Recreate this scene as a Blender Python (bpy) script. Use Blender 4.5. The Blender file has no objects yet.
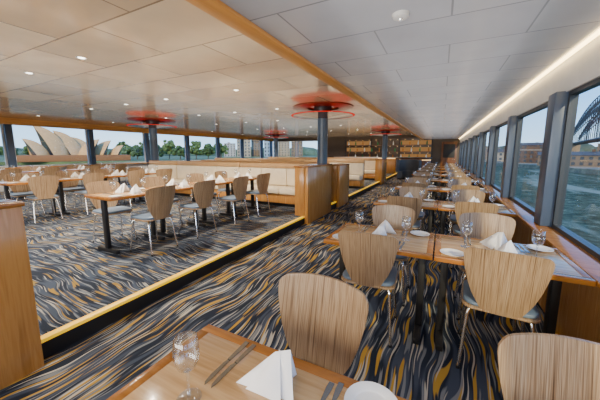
import bpy, bmesh, math, random
from mathutils import Vector, Matrix
random.seed(7)
S = bpy.context.scene
COL = S.collection
PI = math.pi
R = math.radians
H = 1.46                      # eye height
TH = R(27.1); PH = R(8.0); F = 275.0
PZ = 0.145                    # raised dining floor
# ------------------------------------------------------------------ nodes
class NT:
    def __init__(s, name):
        s.m = bpy.data.materials.new(name); s.m.use_nodes = True
        s.t = s.m.node_tree; s.t.nodes.clear()
        s.out = s.t.nodes.new('ShaderNodeOutputMaterial')
    def n(s, typ, ins=None, **props):
        nd = s.t.nodes.new('ShaderNode' + typ)
        for k, v in props.items(): setattr(nd, k, v)
        for k, v in (ins or {}).items():
            if hasattr(v, 'is_output'): s.t.links.new(v, nd.inputs[k])
            else: nd.inputs[k].default_value = v
        return nd
    def math(s, op, a, b=0.0):
        return s.n('Math', {0: a, 1: b}, operation=op).outputs[0]
    def mix(s, fac, a, b):
        return s.n('Mix', {0: fac, 6: a, 7: b}, data_type='RGBA').outputs[2]
    def ramp(s, fac, stops, interp='LINEAR'):
        nd = s.n('ValToRGB', {0: fac}); cr = nd.color_ramp; cr.interpolation = interp
        while len(cr.elements) < len(stops): cr.elements.new(0.5)
        for e, (p, c) in zip(cr.elements, stops):
            e.position = p; e.color = c4(c)
        return nd.outputs[0]
    def co(s): return s.n('TexCoord').outputs['Object']
    def mapped(s, vec, scale=(1,1,1), loc=(0,0,0), rot=(0,0,0)):
        return s.n('Mapping', {0: vec, 1: loc, 2: rot, 3: scale}).outputs[0]
    def noise(s, vec, scale=1.0, detail=2.0, rough=0.5):
        return s.n('TexNoise', {'Vector': vec, 'Scale': scale, 'Detail': detail, 'Roughness': rough}).outputs[0]
    def surf(s, sock): s.t.links.new(sock, s.out.inputs[0]); return s.m
    def pbr(s, color, rough=0.5, metal=0.0, bump=None, bs=0.1, emit=None, es=0.0, spec=0.5, coat=0.0):
        p = s.n('BsdfPrincipled', {'Base Color': color if hasattr(color,'is_output') else c4(color), 'Roughness': rough, 'Metallic': metal, 'Specular IOR Level': spec, 'Coat Weight': coat, 'Coat Roughness': .08})
        if bump is not None:
            b = s.n('Bump', {'Height': bump, 'Strength': bs, 'Distance': 0.01})
            s.t.links.new(b.outputs[0], p.inputs['Normal'])
        if emit is not None:
            p.inputs['Emission Color'].default_value = c4(emit); p.inputs['Emission Strength'].default_value = es
        return s.surf(p.outputs[0])
def c4(c): return (c[0], c[1], c[2], 1.0)

def plain(name, c, rough=0.5, metal=0.0, var=0.06, sc=6.0, **k):
    t = NT(name); nz = t.noise(t.co(), sc, 3)
    lo = [x*(1-var) for x in c]; hi = [min(1, x*(1+var)) for x in c]
    return t.pbr(t.ramp(nz, [(0.3, lo), (0.7, hi)]), rough, metal, **k)
def wood(name, stops, scale=(2,30,30), rough=0.35, coat=0.0, spec=0.5):
    t = NT(name)
    rnd = t.n('ObjectInfo').outputs['Random']
    off = t.n('CombineXYZ', {0: rnd, 1: rnd, 2: rnd}).outputs[0]
    off = t.n('VectorMath', {0: off, 1: (3.1, 5.3, 4.7)}, operation='MULTIPLY').outputs[0]
    v = t.n('VectorMath', {0: t.co(), 1: off}, operation='ADD').outputs[0]
    a = t.noise(t.mapped(v, scale), 1.0, 3, 0.6)
    return t.pbr(t.ramp(a, stops), rough, coat=coat, spec=spec)
def emis(name, c, st):
    t = NT(name); nz = t.noise(t.co(), 3.0, 1)
    col = t.ramp(nz, [(0.2, [x*.95 for x in c]), (0.8, c)])
    return t.surf(t.n('Emission', {0: col, 1: st}).outputs[0])
def carpet(name, along, gold=(.45,.275,.05), base=(.021,.028,.046), blue=(.058,.074,.112), grey=(.19,.21,.235), cream=(.46,.44,.39), t_gold=.605, t_grey=.605, t_cream=.64, sc=1.25):
    t = NT(name)
    sp = t.n('SeparateXYZ', {0: t.co()})
    x, y = sp.outputs[0], sp.outputs[1]
    if along == 'X': x, y = y, x
    vxy = t.n('CombineXYZ', {0: x, 1: y, 2: 0.0}).outputs[0]
    lo = t.noise(vxy, 1.0, 1)
    lo2 = t.noise(t.mapped(vxy, (3.6, 1.7, 1)), 1.0, 1)
    xw = t.math('ADD', x, t.math('MULTIPLY', lo, 0.34))
    xw = t.math('ADD', xw, t.math('MULTIPLY', lo2, 0.15))
    def streak(fx, fy, z, lo_, hi_):
        v = t.n('CombineXYZ', {0: t.math('MULTIPLY', xw, fx*sc), 1: t.math('MULTIPLY', y, fy*sc), 2: z}).outputs[0]
        return t.ramp(t.noise(v, 1.0, 0.5, .45), [(lo_, (0,0,0)), (hi_, (1,1,1))])
    c = t.mix(streak(20, 1.5, 1.0, .46, .60), c4(base), c4(blue))
    c = t.mix(streak(42, 1.7, 5.0, t_grey, t_grey+.04), c, c4(grey))
    c = t.mix(streak(30, 1.55, 9.0, t_gold, t_gold+.035), c, c4(gold))
    c = t.mix(streak(52, 1.7, 14.0, t_cream, t_cream+.035), c, c4(cream))
    fuzz = t.noise(t.co(), 260, 1)
    return t.pbr(c, 0.95, bump=fuzz, bs=0.3, spec=0.1)
def ceil_mat(name, c1, c2, seam, w, h, rough=0.4, ms=.010, coat=0.0, spec=.5):
    t = NT(name)
    b = t.n('TexBrick', {'Vector': t.co(), 'Color1': c4(c1), 'Color2': c4(c2), 'Mortar': c4(seam), 'Scale': 1.0, 'Mortar Size': ms, 'Mortar Smooth': 0.1, 'Bias': 0.0, 'Brick Width': w, 'Row Height': h}, offset=0.5)
    mot = t.ramp(t.noise(t.co(), 2.2, 4), [(.3,(.90,.90,.90)),(.7,(1.06,1.06,1.06))])
    col = t.n('Mix', {0: 1.0, 6: b.outputs[0], 7: mot}, data_type='RGBA', blend_type='MULTIPLY').outputs[2]
    return t.pbr(col, rough, spec=spec, coat=coat)
def glassy(name, tint, refl=0.06, rough=0.02, edge=0.35, pw=2.0, top=.75):
    t = NT(name)
    lw = t.n('LayerWeight', {0: edge}).outputs[1]
    fac = t.math('ADD', t.math('MULTIPLY', t.math('POWER', lw, pw), top), refl)
    tr = t.n('BsdfTransparent', {0: c4(tint)}).outputs[0]
    gl = t.n('BsdfGlossy', {0: (0.95, 0.97, 1, 1), 'Roughness': rough}).outputs[0]
    return t.surf(t.n('MixShader', {0: fac, 1: tr, 2: gl}).outputs[0])

M = {}
M['carpet_y'] = carpet('carpet_window_side', 'Y')
M['carpet_x'] = carpet('carpet_raised', 'X', gold=(.32,.21,.055), base=(.023,.031,.051), blue=(.058,.078,.122), grey=(.165,.19,.225), cream=(.38,.38,.36), t_gold=.63, t_grey=.605, t_cream=.65, sc=1.5)
M['ceil_r'] = ceil_mat('ceiling_white_panels', (.47,.49,.54), (.42,.44,.495), (.24,.255,.285), .92, .5, .24, .006, .2)
M['ceil_l'] = ceil_mat('ceiling_warm_panels', (.72,.57,.39), (.50,.35,.205), (.19,.115,.057), 1.15, .75, 0.14, .009, .3, .5)
M['white'] = plain('white_paint', (.60,.60,.60), .5)
M['zebra'] = wood('striped_plywood', [(.30,(.105,.058,.030)), (.42,(.285,.178,.096)), (.50,(.445,.305,.18)), (.57,(.225,.137,.071)), (.68,(.50,.36,.225))], (125, 6, 1.0), .28)
M['tablewood'] = wood('pale_veneer', [(.3,(.44,.25,.10)), (.5,(.58,.36,.165)), (.7,(.68,.46,.24))], (2.2, 34, 10), .2, coat=.3)
M['edgewood'] = wood('orange_edging', [(.3,(.29,.105,.018)), (.7,(.43,.17,.034))], (3, 30, 30), .22, coat=.35)
M['panelwood'] = wood('honey_panel', [(.3,(.40,.175,.042)), (.45,(.53,.255,.07)), (.55,(.47,.215,.055)), (.7,(.63,.34,.11))], (22, 22, 1.3), .22, coat=.3)
M['beamwood'] = wood('beam_wood', [(.3,(.48,.21,.048)), (.7,(.62,.295,.08))], (20, 1.2, 20), .3)
M['fascia'] = wood('fascia_wood', [(.3,(.52,.24,.065)), (.7,(.68,.36,.11))], (20, 1.2, 20), .6, spec=.1)
M['chrome'] = plain('chrome', (.92,.93,.95), .18, 1.0)
M['steel'] = plain('steel', (.34,.35,.37), .12, .9)
M['black'] = plain('black_paint', (.012,.012,.014), .45)
M['darkmetal'] = plain('dark_metal', (.04,.046,.056), .4, .3)
M['greytop'] = plain('grey_counter', (.40,.40,.40), .25)
M['darkseat'] = plain('grey_blue_leather', (.085,.10,.125), .45)
M['cushion'] = plain('blue_grey_vinyl', (.14,.20,.29), .4)
M['cream'] = plain('cream_leather', (.88,.77,.58), .4)
M['tanleather'] = plain('tan_leather', (.58,.36,.17), .4)
M['napkin'] = plain('white_linen', (.90,.90,.92), .85)
M['china'] = plain('white_china', (.88,.88,.88), .12)
M['glass'] = glassy('clear_glass', (.955,.963,.97), .09, .02, .5, 2.2, .9)
M['glassfoot'] = glassy('clear_glass_foot', (.93,.94,.95), .20, .08, .5, 2.0, .7)
M['pane'] = glassy('window_glass', (.80,.86,.89), .01, 0.0, .12)
M['postgrey'] = plain('dark_blue_grey_post', (.055,.083,.14), .35)
M['yellow'] = plain('yellow_nosing', (.95,.56,.005), .4, emit=(1,.58,.01), es=.55)  # emission put into the colour to brighten the nosing; it is no lamp
M['riser'] = plain('black_riser', (.010,.010,.012), .5)
M['red'] = emis('red_glow', (1.0, .018, .009), .75)
M['lamp'] = emis('lamp_white', (1, .93, .8), 9.0)
M['strip'] = emis('strip_light', (1, .70, .30), 11.0)
M['barglow'] = emis('bar_glow', (1, .60, .22), 2.4)
M['shelfglow'] = emis('shelf_glow', (1, .50, .17), .32)
M['colgrey'] = plain('column_grey', (.07,.11,.18), .35)
M['copper'] = plain('dark_copper_ring', (.17,.065,.03), .3, .4)
M['redglass'] = plain('red_brown_disc', (.12,.045,.03), .12, .4)
M['brown'] = wood('dark_door_wood', [(.3,(.14,.05,.02)), (.7,(.24,.09,.035))], (14,14,1.2), .4)
M['greywall'] = plain('grey_wall', (.36,.30,.24), .6)
M['darkwall'] = plain('dark_wall', (.035,.03,.027), .5)
M['barback'] = plain('bar_panel', (.10,.06,.035), .3)
M['barwall'] = plain('bar_wall', (.11,.075,.05), .5)
# ------------------------------------------------------------------ mesh builder
class MB:
    def __init__(s): s.b = bmesh.new()
    def box(s, x0, x1, y0, y1, z0, z1, bev=0.0, seg=2):
        r = bmesh.ops.create_cube(s.b, size=1.0)
        for v in r['verts']:
            v.co = Vector(((x0+x1)/2 + v.co.x*(x1-x0), (y0+y1)/2 + v.co.y*(y1-y0), (z0+z1)/2 + v.co.z*(z1-z0)))
        if bev > 0:
            es = list({e for v in r['verts'] for e in v.link_edges})
            bmesh.ops.bevel(s.b, geom=es, offset=bev, segments=seg, profile=0.5, affect='EDGES')
        return s
    def tube(s, pts, r, seg=10):
        pts = [Vector(p) for p in pts]; rings = []
        n = len(pts)
        for i, p in enumerate(pts):
            d = (pts[min(i+1, n-1)] - pts[max(i-1, 0)]).normalized()
            a = d.cross(Vector((0,0,1)))
            if a.length < 1e-3: a = d.cross(Vector((1,0,0)))
            a.normalize(); b2 = d.cross(a)
            rr = r[i] if isinstance(r, (list, tuple)) else r
            rings.append([s.b.verts.new(p + (a*math.cos(2*PI*k/seg) + b2*math.sin(2*PI*k/seg))*rr) for k in range(seg)])
        for a, c in zip(rings, rings[1:]):
            for k in range(seg): s.b.faces.new((a[k], a[(k+1)%seg], c[(k+1)%seg], c[k]))
        s.b.faces.new(rings[0][::-1]); s.b.faces.new(rings[-1])
        return s
    def lathe(s, prof, seg=24, c=(0,0,0)):
        rings = []
        for r, z in prof:
            if r < 1e-5: rings.append([s.b.verts.new((c[0], c[1], c[2]+z))])
            else: rings.append([s.b.verts.new((c[0]+r*math.cos(2*PI*k/seg), c[1]+r*math.sin(2*PI*k/seg), c[2]+z)) for k in range(seg)])
        for a, d in zip(rings, rings[1:]):
            for k in range(seg):
                k2 = (k+1) % seg
                if len(a) == 1 and len(d) == 1: continue
                if len(a) == 1: s.b.faces.new((a[0], d[k2], d[k]))
                elif len(d) == 1: s.b.faces.new((a[k], a[k2], d[0]))
                else: s.b.faces.new((a[k], a[k2], d[k2], d[k]))
        return s
    def prism(s, poly, z0, z1):
        lo = [s.b.verts.new((x, y, z0)) for x, y in poly]; hi = [s.b.verts.new((x, y, z1)) for x, y in poly]
        n = len(poly)
        for k in range(n): s.b.faces.new((lo[k], lo[(k+1)%n], hi[(k+1)%n], hi[k]))
        s.b.faces.new(lo[::-1]); s.b.faces.new(hi)
        return s
    def arc(s, r0, r1, a0, a1, z0, z1, n=20):
        out = [(r1*math.cos(a0+(a1-a0)*k/n), r1*math.sin(a0+(a1-a0)*k/n)) for k in range(n+1)]
        inn = [(r0*math.cos(a0+(a1-a0)*k/n), r0*math.sin(a0+(a1-a0)*k/n)) for k in range(n, -1, -1)]
        return s.prism(out+inn, z0, z1)
    def slab(s, w, d, r, z0, z1, bev=0.004, crown=0.0, cs=6, cx=0, cy=0):
        def loop(ins, z):
            out = []; rr = max(r-ins, .002)
            for qx, qy, a0 in ((1,1,0), (-1,1,90), (-1,-1,180), (1,-1,270)):
                for k in range(cs+1):
                    a = R(a0 + 90*k/cs)
                    out.append(s.b.verts.new((cx+qx*(w/2-r) + rr*math.cos(a), cy+qy*(d/2-r) + rr*math.sin(a), z)))
            return out
        L = [loop(bev, z0), loop(0, z0+bev), loop(0, z1-bev), loop(bev*.3, z1-bev*.3), loop(bev, z1)]
        if crown: L.append(loop(r*.8, z1+crown))
        n = len(L[0])
        for a, c in zip(L, L[1:]):
            for k in range(n): s.b.faces.new((a[k], a[(k+1)%n], c[(k+1)%n], c[k]))
        s.b.faces.new(L[0][::-1]); s.b.faces.new(L[-1])
        return s
    def shell(s, grid, nrm):
        nv = len(grid); nu = len(grid[0])
        A = [[s.b.verts.new(p) for p in row] for row in grid]
        B = [[s.b.verts.new(Vector(p)+Vector(nrm)) for p in row] for row in grid]
        for i in range(nv-1):
            for j in range(nu-1):
                s.b.faces.new((A[i][j], A[i][j+1], A[i+1][j+1], A[i+1][j]))
                s.b.faces.new((B[i][j], B[i+1][j], B[i+1][j+1], B[i][j+1]))
        rim = [(0,j) for j in range(nu)] + [(i,nu-1) for i in range(1,nv)] + [(nv-1,j) for j in range(nu-2,-1,-1)] + [(i,0) for i in range(nv-2,0,-1)]
        for k in range(len(rim)):
            i, j = rim[k]; i2, j2 = rim[(k+1) % len(rim)]
            s.b.faces.new((A[i][j], B[i][j], B[i2][j2], A[i2][j2]))
        return s
    def bez_tri(s, a, b, c, ab, bc, ca, n=8):
        """curved triangle from three corners and three edge control points"""
        V = {}
        for i in range(n+1):
            for j in range(n+1-i):
                u, v = i/n, j/n; w = 1-u-v
                V[i,j] = s.b.verts.new(a*w*w + b*u*u + c*v*v + ab*2*u*w + bc*2*u*v + ca*2*v*w)
        for i in range(n):
            for j in range(n-i):
                s.b.faces.new((V[i,j],V[i+1,j],V[i,j+1]))
                if i+j < n-1: s.b.faces.new((V[i+1,j],V[i+1,j+1],V[i,j+1]))
        return s
    def build(s, name, mat, parent=None, loc=(0,0,0), rz=0, ang=35, kind=None):
        bmesh.ops.recalc_face_normals(s.b, faces=s.b.faces[:])
        me = bpy.data.meshes.new(name); s.b.to_mesh(me); s.b.free()
        me.materials.append(mat)
        for p in me.polygons: p.use_smooth = True
        me.set_sharp_from_angle(angle=R(ang))
        o = bpy.data.objects.new(name, me); COL.objects.link(o)
        o.location = loc; o.rotation_euler = (0, 0, rz)
        if parent: o.parent = parent
        if kind: o['kind'] = kind
        return o
def tag(o, label, cat, group=None):
    o['label'] = label; o['category'] = cat
    if group: o['group'] = group
    return o
def thing(name, label, cat, loc=(0,0,0), rz=0, group=None):
    o = bpy.data.objects.new(name, None); COL.objects.link(o); o.empty_display_size = .1
    o.location = loc; o.rotation_euler = (0,0,rz)
    return tag(o, label, cat, group)
KIDS = {}
def kids(o):
    return list(o.children)
def copy_tree(o, loc=None, rz=None, label=None, group=None, parent=None):
    c = o.copy(); COL.objects.link(c); c.parent = parent
    if loc is not None: c.location = loc
    if rz is not None: c.rotation_euler = (0,0,rz)
    if label: c['label'] = label
    if group: c['group'] = group
    if o.name not in KIDS: KIDS[o.name] = kids(o)
    for ch in KIDS[o.name]: copy_tree(ch, parent=c)
    return c
class Proto:
    """first use moves the prototype itself, later uses copy it"""
    def __init__(s, o): s.o = o; s.used = False
    def put(s, loc, rz, label, group=None):
        if not s.used:
            s.used = True; s.o.location = loc; s.o.rotation_euler = (0,0,rz); s.o['label'] = label
            if group: s.o['group'] = group
            KIDS[s.o.name] = kids(s.o)
            return s.o
        c = copy_tree(s.o, loc, rz, label, group); c.scale = (1,1,1)
        return c
def struct(name, mb, mat, parent=None, ang=35):
    return mb.build(name, mat, parent, kind='structure' if parent is None else None, ang=ang)
ORD = ['nearest','second','third','fourth','fifth','sixth','seventh','eighth','ninth','tenth']
# ------------------------------------------------------------------ setting
XR, XL, Y0, Y1 = 0.95, -13.0, -2.2, 20.0
ZR, ZL = 2.27, 2.57
XS = -2.43
struct('floor', MB().box(XS, XR+.1, Y0, Y1, -.12, 0), M['carpet_y'])
struct('floor_raised', MB().box(XL, XS-.012, Y0, Y1, -.12, PZ), M['carpet_x'])
struct('trim_1', MB().box(XS-.012, XS, Y0, Y1, 0.0, PZ-.012), M['riser'])
struct('trim_2', MB().box(XS-.055, XS+.006, Y0, Y1, PZ-.022, PZ+.006, .003), M['yellow'])
struct('ceiling', MB().box(-1.22, XR+.1, Y0, Y1, ZR, ZR+.1), M['ceil_r'])
struct('ceiling_raised', MB().box(XL, -1.22, Y0, Y1, ZL, ZL+.1), M['ceil_l'])
struct('trim_3', MB().box(-1.25, -1.115, Y0, Y1, ZR-.025, ZR, .005).box(-1.25, -1.221, Y0, Y1, ZR, ZL), M['beamwood'])
struct('wall_right', MB().box(XR-.02, XR+.1, Y0, Y1, 0, .72), M['panelwood'])
struct('trim_4', MB().box(XR-.14, XR+.08, Y0, Y1, .72, .752, .006), M['edgewood'])
hb = MB()
v = [(XR+.1,1.99),(XR+.1,ZR),(XR-.02,ZR),(XR+.0,1.99)]
vs0 = [hb.b.verts.new((x,Y0,z)) for x,z in v]; vs1 = [hb.b.verts.new((x,Y1,z)) for x,z in v]
for k in range(4): hb.b.faces.new((vs0[k],vs0[(k+1)%4],vs1[(k+1)%4],vs1[k]))
hb.b.faces.new(vs0); hb.b.faces.new(vs1[::-1])
struct('trim_5', hb, M['white'])
st = MB().box(XR-.075, XR-.04, Y0+.1, Y1-.1, ZR-.016, ZR-.002, .003).build('strip_light', M['strip'])
tag(st, 'long warm yellow strip light along the ceiling edge above right windows', 'strip light')
struct('wall_left', MB().box(XL-.1, XL, Y0, Y1, 0, .92).box(XL-.1, XL, Y0, Y1, 2.42, ZL+.1), M['white'])
struct('trim_6', MB().box(XL, XL+.12, Y0, Y1, .90, .94, .005), M['panelwood'])
struct('trim_7', MB().box(XL, XL+.22, Y0, Y1, 2.37, 2.57, .005), M['fascia'])
struct('wall_back', MB().box(XL-.1, XR+.1, Y0-.1, Y0, 0, ZL+.1), M['greywall'])
fw = MB().box(XL-.1, -8.4, Y1, Y1+.1, 0, .95).box(XL-.1, -8.4, Y1, Y1+.1, 2.35, ZL+.1).box(-8.4, XR+.1, Y1, Y1+.1, 0, ZL+.1)
struct('wall_far', fw, M['barwall'])
wn = 0
def window(x0, x1, y0, y1, z0, z1, fr, post, inner):
    global wn; wn += 1
    b = MB()
    alongY = (x1-x0) < (y1-y0)
    if alongY:
        b.box(x0,x1,y0,y0+fr,z0,z1).box(x0,x1,y1-fr,y1,z0,z1).box(x0,x1,y0+fr,y1-fr,z0,z0+fr).box(x0,x1,y0+fr,y1-fr,z1-fr,z1)
    else:
        b.box(x0,x0+fr,y0,y1,z0,z1).box(x1-fr,x1,y0,y1,z0,z1).box(x0+fr,x1-fr,y0,y1,z0,z0+fr).box(x0+fr,x1-fr,y0,y1,z1-fr,z1)
    w = struct('window_%d' % wn, b, post)
    xm, ym = (x0+x1)/2, (y0+y1)/2
    p = MB()
    if alongY: p.box(xm-.004, xm+.004, y0+fr*.8, y1-fr*.8, z0+fr*.8, z1-fr*.8)
    else: p.box(x0+fr*.8, x1-fr*.8, ym-.004, ym+.004, z0+fr*.8, z1-fr*.8)
    p.build('window_pane', M['pane'], w)
    return w
PITCH = 1.86
posts = [-.27 + PITCH*k for k in range(-1, 12)]
posts = [p for p in posts if Y0 < p < Y1]
ys = [Y0] + posts + [Y1]
for a, c in zip(ys, ys[1:]):
    pa = a + (.10 if a > Y0 else 0); pc = c - (.10 if c < Y1 else 0)
    w = window(XR+.02, XR+.08, pa, pc, .752, 1.99, .035, M['darkmetal'], True)
    if c < Y1:
        MB().box(XR-.07, XR+.09, c-.10, c+.10, .752, 2.0, .012).build('window_post', M['postgrey'], w)
ysl = [Y0] + [-1.0+2.45*k for k in range(0, 9)]
ysl = [y for y in ysl if y < Y1-.5] + [Y1]
for a, c in zip(ysl, ysl[1:]):
    w = window(XL-.08, XL-.02, a+.09, c-.09, .94, 2.42, .05, M['white'], True)
    MB().box(XL-.09, XL+.10, c-.09, c+.09, .94, 2.37, .01).build('window_post', M['postgrey'], w)
for a, c in ((-12.6,-10.6), (-10.5,-8.5)):
    window(a, c, Y1+.02, Y1+.08, .95, 2.35, .05, M['white'], True)
# far door
d = MB().box(-.05, .82, Y1-.05, Y1, 0, 2.1, .006); dd = struct('door_1', d, M['brown'])
MB().box(.06,.71,Y1-.058,Y1-.05,1.1,1.95,.003).build('door_panel', M['darkwall'], dd)
MB().tube([(.70,Y1-.05,1.0),(.70,Y1-.11,1.0),(.58,Y1-.11,1.0)], .012).build('door_handle', M['chrome'], dd)
# ------------------------------------------------------------------ chair
def make_chair():
    t = thing('dining_chair', 'x', 'chair')
    g = []
    nv, nu = 24, 17
    def hw(v):
        pts = [(0,.100),(.1,.125),(.25,.160),(.45,.190),(.7,.214),(.9,.224),(1,.220)]
        for (a, wa), (b, wb) in zip(pts, pts[1:]):
            if v <= b:
                k = (v-a)/(b-a); return wa + (wb-wa)*k
        return pts[-1][1]
    for i in range(nv):
        v = i/(nv-1); v = v if v < .75 else .75 + .25*math.sin((v-.75)/.25*PI/2)
        w = hw(v)
        if v > .88:
            q = (v-.88)/.12; w *= .80 + .20*math.sqrt(max(0, 1-q*q))
        row = []
        for j in range(nu):
            u = -1 + 2*j/(nu-1)
            y = -.195 - .080*v**1.15 + .055*(u*w/.22)**2
            z = .445 + .424*v + .012*(1-u*u)*v*v
            row.append((u*w, y, z))
        g.append(row)
    MB().shell(g, (0,-.012,0)).build('backrest', M['zebra'], t, ang=50)
    MB().slab(.42, .41, .07, .440, .456, .005).build('seat', M['zebra'], t)
    MB().slab(.405, .385, .075, .456, .486, .010, .006).build('cushion', M['cushion'], t)
    for sx in (-1, 1):
        for sy in (-1, 1):
            top = (sx*.13, sy*.12, .428); bend = (sx*.165, sy*.15, .415)
            foot = (sx*.20, sy*.195 - (.02 if sy < 0 else 0), .012)
            b2 = (sx*.172, sy*.157, .38)
            lg = MB().tube([top, bend, b2, foot], .0115, 10).build('leg', M['chrome'], t, ang=60)
            MB().lathe([(0,0),(.013,0),(.014,.012),(.011,.02),(0,.022)], 12, (foot[0], foot[1], 0)).build('foot_cap', M['black'], lg)
    MB().box(-.14,.14,-.13,-.10,.425,.440,.003).box(-.14,.14,.10,.13,.425,.440,.003).box(-.02,.02,-.10,.10,.427,.440,.003).build('seat_frame', M['darkmetal'], t)
    return t
CH = Proto(make_chair())
TD = .60
EB = .042
def make_table(w):
    t = thing('dining_table', 'x', 'table')
    MB().box(-w/2+EB, w/2-EB, -TD/2+EB, TD/2-EB, .718, .7500, .001).build('tabletop', M['tablewood'], t)
    e = MB()
    e.box(-w/2,w/2,-TD/2,-TD/2+EB,.716,.7502,.003).box(-w/2,w/2,TD/2-EB,TD/2,.716,.7502,.003)
    e.box(-w/2,-w/2+EB,-TD/2+EB,TD/2-EB,.716,.7502,.003).box(w/2-EB,w/2,-TD/2+EB,TD/2-EB,.716,.7502,.003)
    e.build('edging', M['edgewood'], t)
    for s in (-1, 1):
        MB().box(s*.33-.025, s*.33+.025, -.035, .035, .05, .70, .006).build('leg', M['black'], t)
        MB().box(s*.33-.025, s*.33+.025, -.22, .22, 0, .05, .010).build('foot', M['black'], t)
        MB().box(s*.33-.03, s*.33+.03, -.2, .2, .70, .718, .003).build('bracket', M['darkmetal'], t)
    return t
TW = .81
TB = Proto(make_table(TW))
# ------------------------------------------------------------------ tableware
def make_napkin():
    """napkin folded to a narrow tent: two long flaps meet at a ridge that falls to a point, a second fold lies inside"""
    b = MB(); V3 = lambda *a: Vector(a)
    def tri(p, q, r, bulge, n=7):
        nr = (q-p).cross(r-p).normalized(); V = {}
        for i in range(n+1):
            for j in range(n+1-i):
                a, c = i/n, j/n; d = 1-a-c
                pt = p*d + q*a + r*c + nr*bulge*27*a*c*d
                pt.z = max(pt.z, 0); V[i,j] = b.b.verts.new(pt)
        for i in range(n):
            for j in range(n-i):
                b.b.faces.new((V[i,j],V[i+1,j],V[i,j+1]))
                if i+j < n-1: b.b.faces.new((V[i+1,j],V[i+1,j+1],V[i,j+1]))
    A, A2, Fp, L, Rr, I = V3(.012,.050,.128), V3(0,.005,.112), V3(0,-.115,0), V3(-.086,.060,0), V3(.078,.064,0), V3(0,.02,0)
    tri(A2, L, Fp, .016); tri(A2, Fp, Rr, .010); tri(A, L, A2, .006); tri(A, A2, Rr, .006)
    tri(A, I, L, .010); tri(A, Rr, I, .010)
    tri(L, I, Fp, 0); tri(Fp, I, Rr, 0)
    B0, B1, B2, B3 = V3(.006,.020,.122), V3(.090,.030,0), V3(.030,-.080,0), V3(.050,.020,.02)
    tri(B0, B2, B1, .016); tri(B0, B1, B3, 0); tri(B0, B3, B2, 0)
    bmesh.ops.remove_doubles(b.b, verts=b.b.verts[:], dist=1e-5)
    o = b.build('napkin', M['napkin'], ang=65); return tag(o, 'x', 'napkin')
def make_glass():
    t = thing('wine_glass', 'x', 'wine glass')
    MB().lathe([(0,.092),(.012,.094),(.026,.104),(.034,.124),(.0365,.144),(.035,.164),(.0315,.192),(.0300,.193),(.0295,.191),(.0332,.164),(.0346,.144),(.0320,.126),(.025,.108),(.011,.098),(0,.097)], 32).build('bowl', M['glass'], t, ang=80)
    MB().lathe([(0,.006),(.006,.008),(.0045,.02),(.0045,.075),(.0055,.088),(.009,.0935),(0,.0935)], 14).build('stem', M['glassfoot'], t, ang=80)
    MB().lathe([(0,0),(.034,0),(.035,.0015),(.02,.004),(.005,.008),(0,.008)], 28).build('foot', M['glassfoot'], t, ang=80)
    return t
def make_plate():
    t = thing('side_plate', 'x', 'plate')
    MB().lathe([(0,.004),(.044,.004),(.05,.006),(.05,.003),(.044,0),(0,0)], 32).build('well', M['china'], t)
    MB().lathe([(.049,.0055),(.055,.010),(.077,.014),(.078,.0125),(.056,.0065),(.049,.003)], 32).build('rim', M['china'], t)
    return t
def make_fork():
    b = MB()
    b.prism([(-.0085,-.095),(.0085,-.095),(.0095,-.07),(.0045,-.01),(.0035,.02),(.0065,.035),(.0115,.045),(.012,.055),(-.012,.055),(-.0115,.045),(-.0065,.035),(-.0035,.02),(-.0045,-.01),(-.0095,-.07)], 0, .0022)
    for k in range(4):
        x = -.0102 + k*.0068
        b.prism([(x-.0017,.055),(x+.0017,.055),(x+.001,.098),(x-.001,.098)], 0, .0022)
    return tag(b.build('fork', M['steel']), 'x', 'fork')
def make_knife():
    t = thing('table_knife', 'x', 'knife')
    MB().prism([(-.008,-.105),(.008,-.105),(.009,-.08),(.006,-.005),(-.006,-.005),(-.009,-.08)], 0, .004).build('handle', M['steel'], t)
    MB().prism([(-.005,-.006),(.005,-.006),(.009,.01),(.010,.07),(.005,.098),(-.003,.108),(-.006,.09)], .0006, .0022).build('blade', M['steel'], t)
    return t
NAP, GL, PL, FO, KN = Proto(make_napkin()), Proto(make_glass()), Proto(make_plate()), Proto(make_fork()), Proto(make_knife())
def setting(cx, cy, z, rot, side, where, level, grp):
    """level 3 full, 2 napkin+glass+plate, 1 napkin+glass"""
    ang = rot if side < 0 else rot + PI
    def P(x, y):
        y -= TD/2; return (cx + x*math.cos(ang) - y*math.sin(ang), cy + x*math.sin(ang) + y*math.cos(ang), z)
    j = lambda a: random.uniform(-a, a)
    near = where.startswith('far side of the nearest aisle')
    q = NAP.put(P(j(.015), (.16 if not near else .15)+j(.015)), R(-70) if near else ang + (j(.5) + (.5 if side > 0 else -.3)), 'white folded napkin standing on ' + where, 'napkins' + grp)
    if near: q.scale = (.62, 1.05, 1.05)
    GL.put(P((.20 if not near else .19)+j(.010), (.275 if not near else .295)+j(.010)), j(1), 'empty stemmed wine glass on ' + where, 'wine glasses' + grp)
    if level >= 2: PL.put(P(-.285+j(.01), (.10 if not near else .085)+j(.01)), 0, 'small white side plate on ' + where, 'side plates' + grp)
    if level >= 3:
        for k, x in enumerate((-.185, -.155)): FO.put(P(x, .13+.012*k), ang + j(.04), ('outer' if k == 0 else 'inner') + ' steel fork on ' + where, 'forks' + grp)
        for k, x in enumerate((.19, .16)): KN.put(P(x, .125), ang + j(.04), ('outer' if k == 0 else 'inner') + ' steel knife on ' + where, 'knives' + grp)
ZT = .7504
NROW = 9
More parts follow.
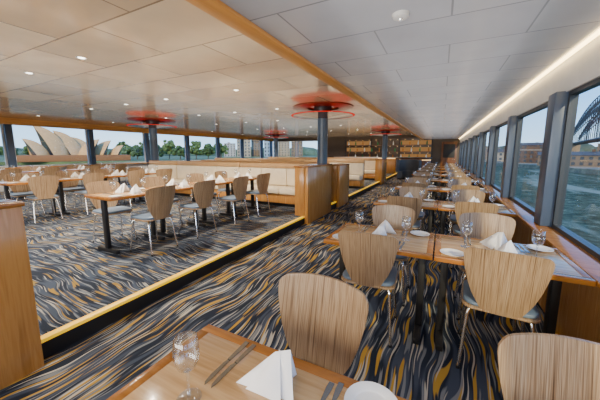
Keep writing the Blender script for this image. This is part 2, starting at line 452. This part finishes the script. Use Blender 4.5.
for k in range(NROW):
    yc = .47 + PITCH*k
    for tx, tn in ((-.417, 'aisle'), (.402, 'window')):
        row = '%s %s table' % (ORD[k], 'aisle-side' if tn == 'aisle' else 'window-side')
        TB.put((tx, yc, 0), 0, 'wood veneer two-seat table with orange edging, %s of the window row' % row, 'tables in the window row')
        off = -.05 if tn == 'aisle' else 0.0
        if k > 0:
            jx = random.uniform(-.03,.03) if k > 1 else 0
            CH.put((tx+(off if k == 1 else jx), yc-TD/2+.17 - (random.uniform(0,.1) if k > 1 else 0), 0), R(random.uniform(-5,5)) if k > 1 else R(3 if tn == 'aisle' else -4), 'striped plywood chair facing the bar at %s' % row, 'chairs in the window row')
            setting(tx, yc, ZT, 0, -1, 'near side of the %s' % row, 3 if k < 4 else (2 if k < 6 else 1), ' in the window row')
        jx = random.uniform(-.03,.03) if k > 0 else (-.045 if tn == 'aisle' else .03)
        dy = random.uniform(.12,.24) if k > 0 else (.095 if tn == 'aisle' else .045)
        CH.put((tx+jx, yc+TD/2+dy, 0), PI + R(random.uniform(-5,5) if k > 0 else (-3 if tn == 'aisle' else 2)), 'striped plywood chair facing the camera at %s' % row, 'chairs in the window row')
        setting(tx, yc, ZT, 0, 1, 'far side of the %s' % row, 3 if k < 4 else (2 if k < 6 else 1), ' in the window row')
# raised dining floor
def column(xc, yl, cname, lev):
    for i, y in enumerate(yl):
        tn = '%s table of the %s' % (ORD[i], cname)
        TB.put((xc, y, PZ), PI/2, 'wood veneer two-seat table, %s' % tn, 'tables on the raised floor')
        for side in (-1, 1):
            a = PI/2 if side < 0 else -PI/2
            sgn = 1 if side < 0 else -1
            CH.put((xc + sgn*(TD/2 + .06 + random.uniform(0,.09)), y + random.uniform(-.05,.05), PZ), a + R(random.uniform(-10,10)), 'striped plywood chair on the %s of the %s' % ('aisle side' if side < 0 else 'left side', tn), 'chairs on the raised floor')
            setting(xc, y, PZ+ZT, PI/2, side, '%s of the %s' % ('aisle side' if side < 0 else 'left side', tn), lev, ' on the raised floor')
column(-3.87, [2.30, 3.12, 3.98, 4.80], 'step-side column', 3)
column(-7.15, [2.35, 3.17, 4.05, 4.87], 'middle column', 2)
column(-10.7, [3.0, 3.82, 4.9, 5.72, 8.4, 9.22, 11.2], 'left window column', 1)
# ------------------------------------------------------------------ partitions and benches
def partition(y0, y1, label, zt=1.15, thick=True):
    t = thing('partition', label, 'partition', (-2.38, (y0+y1)/2, 0), 0, 'wooden partitions along the step')
    L = (y1-y0)/2
    MB().box(-.038, .04, -L, L, 0, zt, .006).build('side_panel', M['panelwood'], t)
    if thick:
        MB().box(-.26, -.05, -L, L, PZ+.012, zt, .006).build('end_block', M['panelwood'], t)
    MB().box(-.28 if thick else -.2, .05, -L-.012, L+.012, zt, zt+.028, .006).build('top_cap', M['edgewood'], t)
    return t
partition(-1.2, .72, 'low honey wood partition at the left edge beside the yellow step', 1.12, False)
partition(4.92, 6.25, 'honey wood partition at the end of the nearest cream bench')
partition(6.85, 7.7, 'second honey wood partition along the step, behind the front column', 1.10)
partition(12.6, 13.8, 'third honey wood partition along the step, farthest before the bar', 1.10)
def bench(x0, x1, yb, face, label):
    """yb: back outer plane; face -1 seats look toward camera"""
    t = thing('bench', label, 'bench', ((x0+x1)/2, yb, PZ), 0 if face < 0 else PI, 'cream leather benches')
    w = (x1-x0)/2
    MB().box(-w, w, -.05, 0, 0, 1.0, .006).build('back_board', M['panelwood'], t)
    MB().box(-w, w, -.55, -.05, 0.08, .30, .006).build('base', M['panelwood'], t)
    MB().box(-w+.02, w-.02, -.50, -.05, 0, .08).build('plinth', M['black'], t)
    n = max(2, round(2*w/.75))
    for i in range(n):
        a = -w + 2*w*i/n; c = a + 2*w/n
        MB().box(a+.004, c-.004, -.60, -.155, .30, .46, .035, 3).build('seat_cushion', M['cream'], t)
        MB().box(a+.004, c-.004, -.19, -.052, .46, .90, .035, 3).build('back_cushion', M['cream'], t)
    MB().box(-w, w, -.16, -.052, .902, 1.03, .035, 3).build('headrest', M['tanleather'], t)
bench(-4.98, -2.70, 6.20, -1, 'cream leather bench facing the tables beside nearest partition')
bench(-7.49, -4.99, 6.20, -1, 'cream leather bench facing the tables, left of the nearest bench')
bench(-8.9, -7.50, 6.20, -1, 'short cream leather bench facing the tables beside the left column')
bench(-4.98, -2.70, 6.95, 1, 'cream leather bench backing onto the front column, facing the bar')
bench(-7.5, -4.99, 6.95, 1, 'cream leather bench facing the bar, left of the front column')
bench(-4.98, -2.55, 10.3, -1, 'cream leather bench in the third line, beside the step')
bench(-7.49, -4.99, 10.3, -1, 'cream leather bench in the third line, middle one')
bench(-9.9, -7.50, 10.3, -1, 'cream leather bench in the third line, leftmost one')
bench(-5.6, -2.70, 13.6, -1, 'cream leather bench beside the farthest partition')
bench(-9.0, -5.8, 13.6, -1, 'cream leather bench in the farthest line, left one')
cb = thing('curved_bench', 'dark grey blue curved bench on the lower floor before the bar', 'bench', (-1.52, 15.6, 0))
MB().arc(.34, .58, R(20), R(200), .08, .44).build('seat', M['darkseat'], cb)
MB().arc(.50, .64, R(20), R(200), .44, 1.05).build('backrest', M['darkseat'], cb)
MB().arc(.38, .56, R(22), R(198), 0, .08).build('plinth', M['black'], cb)
# ------------------------------------------------------------------ columns with red lamps
def col_lamp(x, y, lab):
    c = thing('column', 'blue grey round column ' + lab, 'column', (x, y, PZ), 0, 'columns')
    MB().lathe([(0,0),(.13,0),(.13,ZL-PZ),(0,ZL-PZ)], 28).build('shaft', M['colgrey'], c)
    MB().lathe([(.131,0),(.16,0),(.16,.06),(.131,.07)], 28).build('collar', M['chrome'], c)
    t = thing('ceiling_lamp', 'round disc lamp with red glow around the column ' + lab, 'lamp', (x, y, 2.22), 0, 'red column lamps')
    MB().lathe([(.135,.066),(.30,.084),(.55,.107),(.745,.132),(.745,.138),(.135,.138)], 64).build('flared_disc', M['redglass'], t)
    MB().lathe([(.746,.132),(.785,.135),(.793,.142),(.785,.149),(.746,.151)], 64).build('outer_ring', M['red'], t)
    MB().lathe([(.24,.139),(.744,.139),(.744,.150),(.24,.150)], 64).build('red_diffuser', M['red'], t)
    MB().lathe([(.135,.140),(.22,.140),(.22,.349),(.135,.349)], 28).build('hub', M['darkmetal'], t)
    MB().lathe([(.40,.312),(.74,.332),(.76,.349),(.40,.349)], 64).build('ceiling_plate', M['copper'], t)
col_lamp(-2.72, 6.57, 'behind the nearest cream bench')
col_lamp(-2.72, 15.2, 'in front of the bar')
col_lamp(-9.2, 6.5, 'on the left, near the left windows')
col_lamp(-9.5, 15.2, 'far left, near the end windows')
# ------------------------------------------------------------------ downlights
def make_down():
    t = thing('downlight', 'x', 'downlight')
    MB().lathe([(.036,0),(.055,-.004),(.058,0.0),(.036,.0)], 24).build('trim_ring', M['chrome'], t)
    MB().lathe([(0,-.002),(.035,-.002),(.035,0),(0,0)], 20).build('lens', M['lamp'], t)
    return t
DN = Proto(make_down())
def spot(x, y, e, z=ZL-.02, ang=140):
    l = bpy.data.lights.new('downlight_beam', 'SPOT'); l.energy = e; l.color = (1,.88,.70); l.spot_size = R(ang); l.spot_blend = .8; l.shadow_soft_size = .03
    lo = bpy.data.objects.new('downlight_beam', l); COL.objects.link(lo); lo.location = (x, y, z)
for j, y in enumerate((1.9, 4.1, 6.3, 8.6, 11.4, 14.0, 17.0)):
    for i, (x, nm) in enumerate(((-3.9,'step side'), (-5.3,'left of the step'), (-6.7,'middle'), (-8.2,'middle left'), (-11.2,'left window'))):
        DN.put((x + (.5 if i == 0 and j == 1 else 0), y, ZL), 0, 'small round downlight, %s line, %s from the front' % (nm, ORD[j]), 'ceiling downlights')
        if (i in (0, 3, 4) and j != 2) or (i == 1 and j < 2): spot(x, y, 275)
for i, x in enumerate((-5.4, -3.6, -1.8)):
    DN.put((x, 19.0, ZL), 0, 'small round downlight added to brighten the bar, %s from the left' % ['first','second','third'][i], 'added bar downlights')
    spot(x, 19.0, 100)  # added spots that brighten the bar and its shelves
def fill_lamp(loc, sx_, sy_, e, col, rot):  # area light added as fill, no fitting in the room
    l = bpy.data.lights.new('fill_light', 'AREA'); l.shape = 'RECTANGLE'; l.size = sx_; l.size_y = sy_; l.energy = e; l.color = col
    o = bpy.data.objects.new('fill_light', l); COL.objects.link(o); o.location = loc; o.rotation_euler = rot
fill_lamp((-6.2, 8.85, 1.90), 8.6, 21.4, 225, (1,.90,.75), (PI,0,0))  # added upward wash that lifts the raised ceiling
fill_lamp((-.1, 8.85, 1.80), 1.7, 21.4, 70, (1,.97,.97), (PI,0,0))  # added upward wash for the lower ceiling over the window row
fill_lamp((-2.6, -2.1, 1.65), 6.5, 1.1, 250, (1,.94,.84), (R(86),0,0))      # added fill behind the camera, in front of the closed stern wall
sd = thing('smoke_detector', 'small white round detector on the white right ceiling', 'smoke detector', (-.27, 1.84, ZR))
MB().lathe([(0,-.03),(.03,-.03),(.045,-.02),(.05,0),(0,0)], 24).build('cover', M['white'], sd)
MB().lathe([(0,-.036),(.012,-.036),(.014,-.03),(0,-.03)], 16).build('sensor', M['chrome'], sd)
# ------------------------------------------------------------------ bar
bar = thing('bar_counter', 'dark curved bar counter on the lower floor at the far end', 'bar', (-1.4, 17.6, 0))
MB().slab(1.7, .9, .42, 0, 1.1, .01, cs=10).build('body', M['brown'], bar)
MB().slab(1.84, 1.04, .49, 1.1, 1.15, .01, cs=10).build('countertop', M['darkmetal'], bar)
MB().slab(1.72, .92, .43, .98, 1.02, .004, cs=10).build('light_band', M['barglow'], bar)
bar2 = thing('bar_counter', 'grey topped bar counter on the raised floor before the bottle shelves', 'bar', (-3.2, 17.9, PZ))
MB().box(-3.2, .7, -.3, .3, 0, .95, .01).build('body', M['panelwood'], bar2)
MB().box(-3.25, .75, -.36, .36, .95, 1.0, .01).build('countertop', M['greytop'], bar2)
MB().box(-3.2, .7, -.325, -.30, .90, .94, .004).build('light_band', M['barglow'], bar2)
sh = thing('wall_panel', 'dark brown panel behind the bottle shelves on far wall', 'panel', (-3.2, 19.98, 0))
MB().box(-3.2, 2.6, -.02, 0, .19, 2.4).build('board', M['barback'], sh)
for x in (-3.2, -1.3, .6, 2.6): MB().box(x-.03, x+.03, -.05, -.02, .19, 2.4, .004).build('upright', M['darkmetal'], sh)
for zi, z in enumerate((1.0, 1.45, 1.9)):
    MB().box(-3.1, -1.35, -.045, -.021, z+.05, z+.32).build('light_panel', M['shelfglow'] if zi > 0 else M['barback'], sh)
    MB().box(.65, 2.55, -.045, -.021, z+.05, z+.32).build('light_panel', M['shelfglow'], sh)
    for k in range(12): MB().lathe([(0,0),(.03,0),(.03,.014),(0,.014)], 10, (-2.9+k*.48, -.055, z+.38)).build('shelf_lamp', M['barglow'], sh)
    ws = thing('wall_shelf', 'dark %s bottle shelf on the brown panel behind the bar' % ('lowest', 'middle', 'topmost')[zi], 'shelf', (-3.5, 19.74, z), 0, 'bar shelves')
    MB().box(-2.87, 2.87, -.16, .16, 0, .03, .004).build('board', M['darkmetal'], ws)
    MB().box(-2.87, 2.87, -.168, -.16, .003, .027).build('front_edge', M['brown'], ws)
bm_ = [plain('bottle_amber', (.38,.15,.03), .1), plain('bottle_green', (.04,.18,.07), .1), plain('bottle_clear', (.6,.63,.65), .08)]
bp = []
for m in bm_:
    b = thing('bottle', 'x', 'bottle')
    MB().lathe([(0,0),(.04,0),(.042,.02),(.042,.17),(.03,.21),(.014,.235),(.014,.29),(0,.29)], 16).build('body', m, b)
    MB().lathe([(0,.29),(.016,.285),(.016,.31),(0,.31)], 12).build('cap', M['black'], b)
    bp.append(Proto(b))
for zi, z in enumerate((1.03, 1.48, 1.93)):
    for i in range(11):
        bp[(i*2+zi) % 3].put((-6.1 + i*.52 + (.12 if zi == 1 else 0), 19.74, z), 0, 'bottle %s from the left on the %s back bar shelf' % ((ORD + ['eleventh'])[i].replace('nearest', 'first'), ('lower', 'middle', 'upper')[zi]), 'bottles on the back bar shelves')
# ------------------------------------------------------------------ outside
ZW = -6.0
def at(px, d, z):   # world point in the horizontal heading of an image column, d metres ahead
    u = (px-300)/F*d*math.cos(PH)
    return Vector((u*math.cos(TH) - d*math.sin(TH), u*math.sin(TH) + d*math.cos(TH), z))
def water_mat():
    t = NT('harbour_water')
    n1 = t.noise(t.mapped(t.co(), (.7,.7,.7)), 1.0, 7, .8)
    n2 = t.noise(t.mapped(t.co(), (.09,.018,.03)), 1.0, 4, .65)
    c = t.ramp(n1, [(.40,(.020,.034,.020)),(.54,(.058,.080,.052)),(.68,(.22,.25,.18))])
    c = t.mix(t.ramp(n2, [(.55,(0,0,0)),(.63,(.8,.8,.8))]), c, c4((.25,.28,.22)))
    bp_ = t.n('Bump', {'Height': n1, 'Strength': .8, 'Distance': .05}).outputs[0]
    df = t.n('BsdfDiffuse', {0: c, 'Normal': bp_}).outputs[0]
    gl = t.n('BsdfGlossy', {0: (.88,.90,.68,1), 'Roughness': .3, 'Normal': bp_}).outputs[0]
    return t.surf(t.n('MixShader', {0: .03, 1: df, 2: gl}).outputs[0])
o = MB().box(-1500,1500,-700,2500,ZW-.5,ZW).build('harbour_water', water_mat()); o['kind'] = 'stuff'; tag(o, 'grey green rippled harbour water outside the windows', 'water')
def ground(name, pts, z, mat): 
    return MB().prism([(p.x,p.y) if hasattr(p,'x') else p for p in pts], ZW, z).build(name, mat, kind='structure')
land = plain('grassy_shore', (.11,.15,.05), .9, var=.4, sc=.1)
stone = plain('sandstone', (.30,.20,.11), .85, var=.35, sc=.6)
ground('shore_right', [(62,70),(90,72),(420,560),(60,560),(5,262)], -4.3, stone)
ground('shore_left', [at(-260,150,0), at(-60,155,0), at(330,175,0), at(330,420,0), at(-260,300,0)], -4.2, land)
hill = MB()
for k in range(26):
    p = at(-250+k*24, 640, ZW); bmesh.ops.create_icosphere(hill.b, subdivisions=2, radius=1, matrix=Matrix.Translation(p) @ Matrix.Diagonal((55,40,12+random.uniform(0,8),1)))
hill.build('hills', plain('far_trees', (.06,.095,.05), .9, var=.4, sc=.05), kind='structure')
hill = MB()
for k in range(14):
    p = at(452+k*14, 560, ZW); bmesh.ops.create_icosphere(hill.b, subdivisions=2, radius=1, matrix=Matrix.Translation(p) @ Matrix.Diagonal((34,30,16+random.uniform(0,12),1)))
hill.build('hills', plain('far_trees_right', (.06,.08,.05), .9, var=.4, sc=.05), kind='structure')
wg = plain('building_window', (.05,.06,.07), .15)
def building(p, w, dp, h, mat, nx, nz, label, roofmat=None, gable=0, rz=None):
    r = math.atan2(-p.x, p.y) if rz is None else rz
    t = thing('building', label, 'building', (p.x, p.y, p.z), r, 'buildings on the shore')
    MB().box(-w/2, w/2, 0, dp, 0, h).build('wall', mat, t)
    rm = roofmat or M['greywall']
    if gable:
        b = MB(); P = [(-w/2-.3,-.3,h),(w/2+.3,-.3,h),(w/2+.3,dp+.3,h),(-w/2-.3,dp+.3,h),(-w/2-.3,dp/2,h+gable),(w/2+.3,dp/2,h+gable)]
        V = [b.b.verts.new(q) for q in P]
        for f in ((0,1,5,4),(2,3,4,5),(0,4,3),(1,2,5),(0,3,2,1)): b.b.faces.new([V[i] for i in f])
        ro = b.build('roof', rm, t)
        for q in (-.3, .25): MB().box(w*q-.5, w*q+.5, dp/2-.5, dp/2+.5, h+gable*.6, h+gable+1.0).build('chimney', brick, ro)
    else:
        ro = MB().box(-w/2-.2, w/2+.2, -.2, dp+.2, h, h+.4).build('roof', rm, t)
        MB().box(-w*.2, w*.05, dp*.3, dp*.7, h+.4, h+1.8).build('roof_hut', mat, ro)
    sx, sz = w/nx, h/nz; first = None
    for i in range(nx):
        for k in range(nz):
            if first is None:
                first = MB().box(-sx*.22, sx*.22, -.08, .05, -sz*.26, sz*.26).build('window', wg, t); q = first
            else:
                q = first.copy(); COL.objects.link(q); q.parent = t
            q.location = (-w/2 + sx*(i+.5), 0, sz*(k+.5))
    return t
brick = plain('brown_brick', (.11,.058,.033), .85, var=.3, sc=.6)
tan = plain('tan_render', (.19,.125,.075), .8, var=.15, sc=.3)
pale = plain('pale_render', (.36,.29,.21), .8, var=.1, sc=.3)
roofr = plain('dark_slate_roof', (.08,.062,.052), .8, var=.2, sc=.5)
for i, (x, y, w, dp, h, m, nx, nz, g, lab) in enumerate((
    (62, 112, 27, 10, 5.2, brick, 11, 2, 1.6, 'long brown brick wharf warehouse nearest beyond the right windows'),
    (47.5, 150, 22, 10, 4.4, tan, 9, 2, 1.5, 'tan wharf house beside the long brick warehouse'),
    (43, 184, 20, 10, 6.6, brick, 8, 3, 0, 'taller flat roofed brick block further along the right shore'),
    (35, 216, 18, 10, 5.6, pale, 6, 2, 2, 'pale gabled house far along the right shore'),
    (90, 200, 34, 12, 10, tan, 12, 4, 0, 'wide tan block behind the wharf houses'),
    (58, 254, 28, 12, 10.5, brick, 10, 4, 2, 'tall gabled brick block behind the wharf houses'),
    (30, 258, 18, 10, 8.5, tan, 6, 3, 0, 'narrow tan block farthest along the right shore'))):
    building(Vector((x, y, -4.3)), w, dp, h, m, nx, nz, lab, roofr if g else None, g)
sky_ = [(230,345,14,16,plain('grey_tower',(.4,.4,.42),.6),'grey low tower beside the trees'),(244,330,16,26,pale,'pale tower leftmost of the skyline'),(257,350,14,20,tan,'tan tower between two skyline towers'),(270,335,14,30,plain('blue_tower',(.25,.32,.40),.4),'blue grey tower of the skyline'),(284,365,15,22,pale,'low pale tower right in the skyline'),(297,345,14,28,tan,'tan tower at the right end of the skyline')]
for px, dd_, w, h, m, lab in sky_: building(at(px, dd_, -4.2), w, 12, h, m, 4, 7, lab)
# shell-roofed hall
hallp = at(68, 170, -4.2)
hr = math.atan2(-hallp.x, hallp.y)
hall = thing('concert_hall', 'tan sunlit shell roofed hall on a brown base beyond left windows', 'building', hallp, hr)
shellm = plain('sandy_tiles', (.66,.37,.14), .5, var=.10, sc=.8)
MB().box(-22,32,-6,22,0,3.8,.3).build('podium', plain('pink_granite',(.28,.115,.04),.8), hall)
shade = plain('shell_glass', (.05,.032,.02), .3)
def sail(x, y, L, Wd, Ht, dirn, turn=0.0):
    z0 = 3.8
    ct, sn = math.cos(turn), math.sin(turn)
    def W(lx, ly, z): return Vector((x + dirn*(lx*ct) - ly*sn, y + lx*sn + ly*ct, z0+z))
    B = W(-L*.5, 0, 0); T = W(L*.50, 0, Ht); Lf = W(L*.14, -Wd*.5, 0); Rf = W(L*.14, Wd*.5, 0)
    rc = W(-L*.26, 0, Ht*.93)
    b = MB()
    for Q, s_ in ((Lf,-1), (Rf,1)):
        qt = (Q+T)*.5 + Vector((-dirn*L*.06, s_*Wd*.18, Ht*.02)); bq = (B+Q)*.5 + Vector((0, s_*Wd*.14, 0))
        b.bez_tri(B, T, Q, rc, qt, bq, 9)
    bmesh.ops.remove_doubles(b.b, verts=b.b.verts[:], dist=1e-3)
    sh_ = b.build('roof_shell', shellm, hall, ang=40)
    g = MB(); gx = Vector((-dirn*L*.06, 0, 0)); vs = [g.b.verts.new(q+gx) for q in (Lf, Rf, T - Vector((0,0,Ht*.1)))]; g.b.faces.new(vs)
    g.build('glass_wall', shade, sh_)
sail(-14, 1, 12, 13, 9.5, -1, .3); sail(-7, 4, 16, 17, 17.5, -1, .3); sail(1, 7, 15, 16, 15, -1, .3); sail(8, 10, 12, 13, 11.5, -1, .3)
sail(10.5, 0, 12, 13, 10, 1, -.25); sail(17, 3, 12, 12, 9.5, 1, -.25); sail(25, 2, 9, 9, 6.5, 1, -.25)
# trees
leaf = [plain('leaf_dark', (.045,.085,.022), .8, var=.7, sc=.7), plain('leaf_mid', (.085,.135,.035), .8, var=.6, sc=.7)]
bark = plain('bark', (.12,.08,.05), .9)
def tree(p, h, w, m, label):
    t = thing('tree', label, 'tree', p, 0, 'trees on the left shore')
    MB().tube([(0,0,0),(.1,.1,h*.5)], [.35,.25], 8).build('trunk', bark, t)
    b = MB()
    for k in range(46):
        a = random.uniform(0, 2*PI); z = random.uniform(.30,.95); rr = w*.42*math.sqrt(random.random())*math.sqrt(max(.05, 1-((z-.58)/.42)**2))
        r = w*random.uniform(.07,.14)
        bmesh.ops.create_icosphere(b.b, subdivisions=2, radius=r, matrix=Matrix.Translation((rr*math.cos(a), rr*math.sin(a), h*z)))
    for v in b.b.verts: v.co += Vector((random.uniform(-1,1), random.uniform(-1,1), random.uniform(-1,1)))*w*.03
    b.build('crown', m, t, ang=20)
tn_ = [(128,232,11,11),(123,254,15,12),(137,214,11,11),(147,236,17,13),(157,208,11,11),(169,226,15,13),(180,204,10,11),(196,222,14,13),(208,202,11,11),(221,220,13,12),(10,230,11,11),(-3,244,12,13),(-20,230,11,11),(30,266,12,12)]
for i, (px, dd_, h, w) in enumerate(sorted(tn_)):
    nm = (ORD + ['eleventh','twelfth','thirteenth','fourteenth'])[i].replace('nearest', 'first')
    tree(at(px, dd_, -4.2), h, w, leaf[i % 2], 'leafy green shore tree, %s from the left beyond left windows' % nm)
# bridge
br = thing('bridge', 'dark steel truss bridge rising beyond the right windows', 'bridge', (0,0,0))
P0, P1 = Vector((112,205,16)), Vector((215,690,16))
dv = (P1-P0).normalized(); nvv = Vector((-dv.y, dv.x, 0)); LEN = (P1-P0).length
steel = plain('bridge_steel', (.022,.027,.033), .6)
def beam(b, a, c, w): b.tube([a, c], w, 4)
b = MB(); 
for s_ in (-6, 6): beam(b, P0+nvv*s_, P1+nvv*s_, 1.4)
beam(b, P0+nvv*0, P1, 3.0); b.build('deck', steel, br)
N_ = 36
for s_ in (-6, 6):
    b = MB(); v = MB()
    def hgt(k): return 10 + 40*math.sin(k/N_*PI)
    pp = [P0 + dv*(LEN*k/N_) + nvv*s_ for k in range(N_+1)]
    for k in range(N_):
        beam(b, pp[k]+Vector((0,0,hgt(k))), pp[k+1]+Vector((0,0,hgt(k+1))), .8)
        beam(b, pp[k]+Vector((0,0,hgt(k)*.55)), pp[k+1]+Vector((0,0,hgt(k+1)*.55)), .7)
        beam(v, pp[k], pp[k]+Vector((0,0,hgt(k))), .38)
        beam(v, pp[k]+Vector((0,0,hgt(k)*.55)), pp[k+1]+Vector((0,0,hgt(k+1))), .38)
        beam(v, pp[k]+Vector((0,0,hgt(k))), pp[k+1]+Vector((0,0,hgt(k+1)*.55)), .38)
    b.build('arch_chord', steel, br); v.build('truss_web', steel, br)
for k in (1, 11, N_-1):
    q = P0 + dv*(LEN*k/N_)
    MB().box(-5, 5, -8, 8, -4.3 if k < 30 else ZW, 15, .3).build('pier', stone, br, loc=(q.x, q.y, 0), rz=math.atan2(dv.y, dv.x))
# ------------------------------------------------------------------ light, sky, camera
w = bpy.data.worlds.new('sky'); S.world = w; w.use_nodes = True; t = w.node_tree; t.nodes.clear()
out = t.nodes.new('ShaderNodeOutputWorld'); bg = t.nodes.new('ShaderNodeBackground'); tc = t.nodes.new('ShaderNodeTexCoord')
sx = t.nodes.new('ShaderNodeSeparateXYZ'); rp = t.nodes.new('ShaderNodeValToRGB'); cl = t.nodes.new('ShaderNodeTexNoise'); mp = t.nodes.new('ShaderNodeMapping')
mx = t.nodes.new('ShaderNodeMix'); mx.data_type = 'RGBA'; cr = t.nodes.new('ShaderNodeValToRGB')
t.links.new(tc.outputs['Generated'], sx.inputs[0]); t.links.new(sx.outputs[2], rp.inputs[0])
e = rp.color_ramp.elements; e[0].position = 0.0; e[0].color = (.58,.78,.95,1); e[1].position = .5; e[1].color = (.08,.28,.75,1)
m_ = e.new(.14); m_.color = (.24,.52,.93,1)
mp.inputs[3].default_value = (2,2,7); t.links.new(tc.outputs['Generated'], mp.inputs[0]); t.links.new(mp.outputs[0], cl.inputs['Vector'])
cl.inputs['Scale'].default_value = 1.6; cl.inputs['Detail'].default_value = 5
t.links.new(cl.outputs[0], cr.inputs[0]); cr.color_ramp.elements[0].position = .55; cr.color_ramp.elements[0].color = (0,0,0,1); cr.color_ramp.elements[1].position = .78; cr.color_ramp.elements[1].color = (.6,.6,.6,1)
t.links.new(cr.outputs[0], mx.inputs[0]); t.links.new(rp.outputs[0], mx.inputs[6]); mx.inputs[7].default_value = (.95,.96,.98,1)
t.links.new(mx.outputs[2], bg.inputs[0]); bg.inputs[1].default_value = 3.6; t.links.new(bg.outputs[0], out.inputs[0])
l = bpy.data.lights.new('sun', 'SUN'); l.energy = 6.5; l.angle = R(2); l.color = (1,.76,.44)
lo = bpy.data.objects.new('sun', l); COL.objects.link(lo); lo.rotation_euler = Vector((-.38,.80,-.42)).to_track_quat('-Z', 'Y').to_euler()
cam = bpy.data.cameras.new('camera'); cam.sensor_width = 36; cam.lens = F/600*36; cam.shift_y = -9.4/600; cam.clip_start = .02; cam.clip_end = 4000
co = bpy.data.objects.new('camera', cam); COL.objects.link(co); co.location = (0,0,H); co.rotation_euler = (PI/2-PH, 0, TH)
S.camera = co
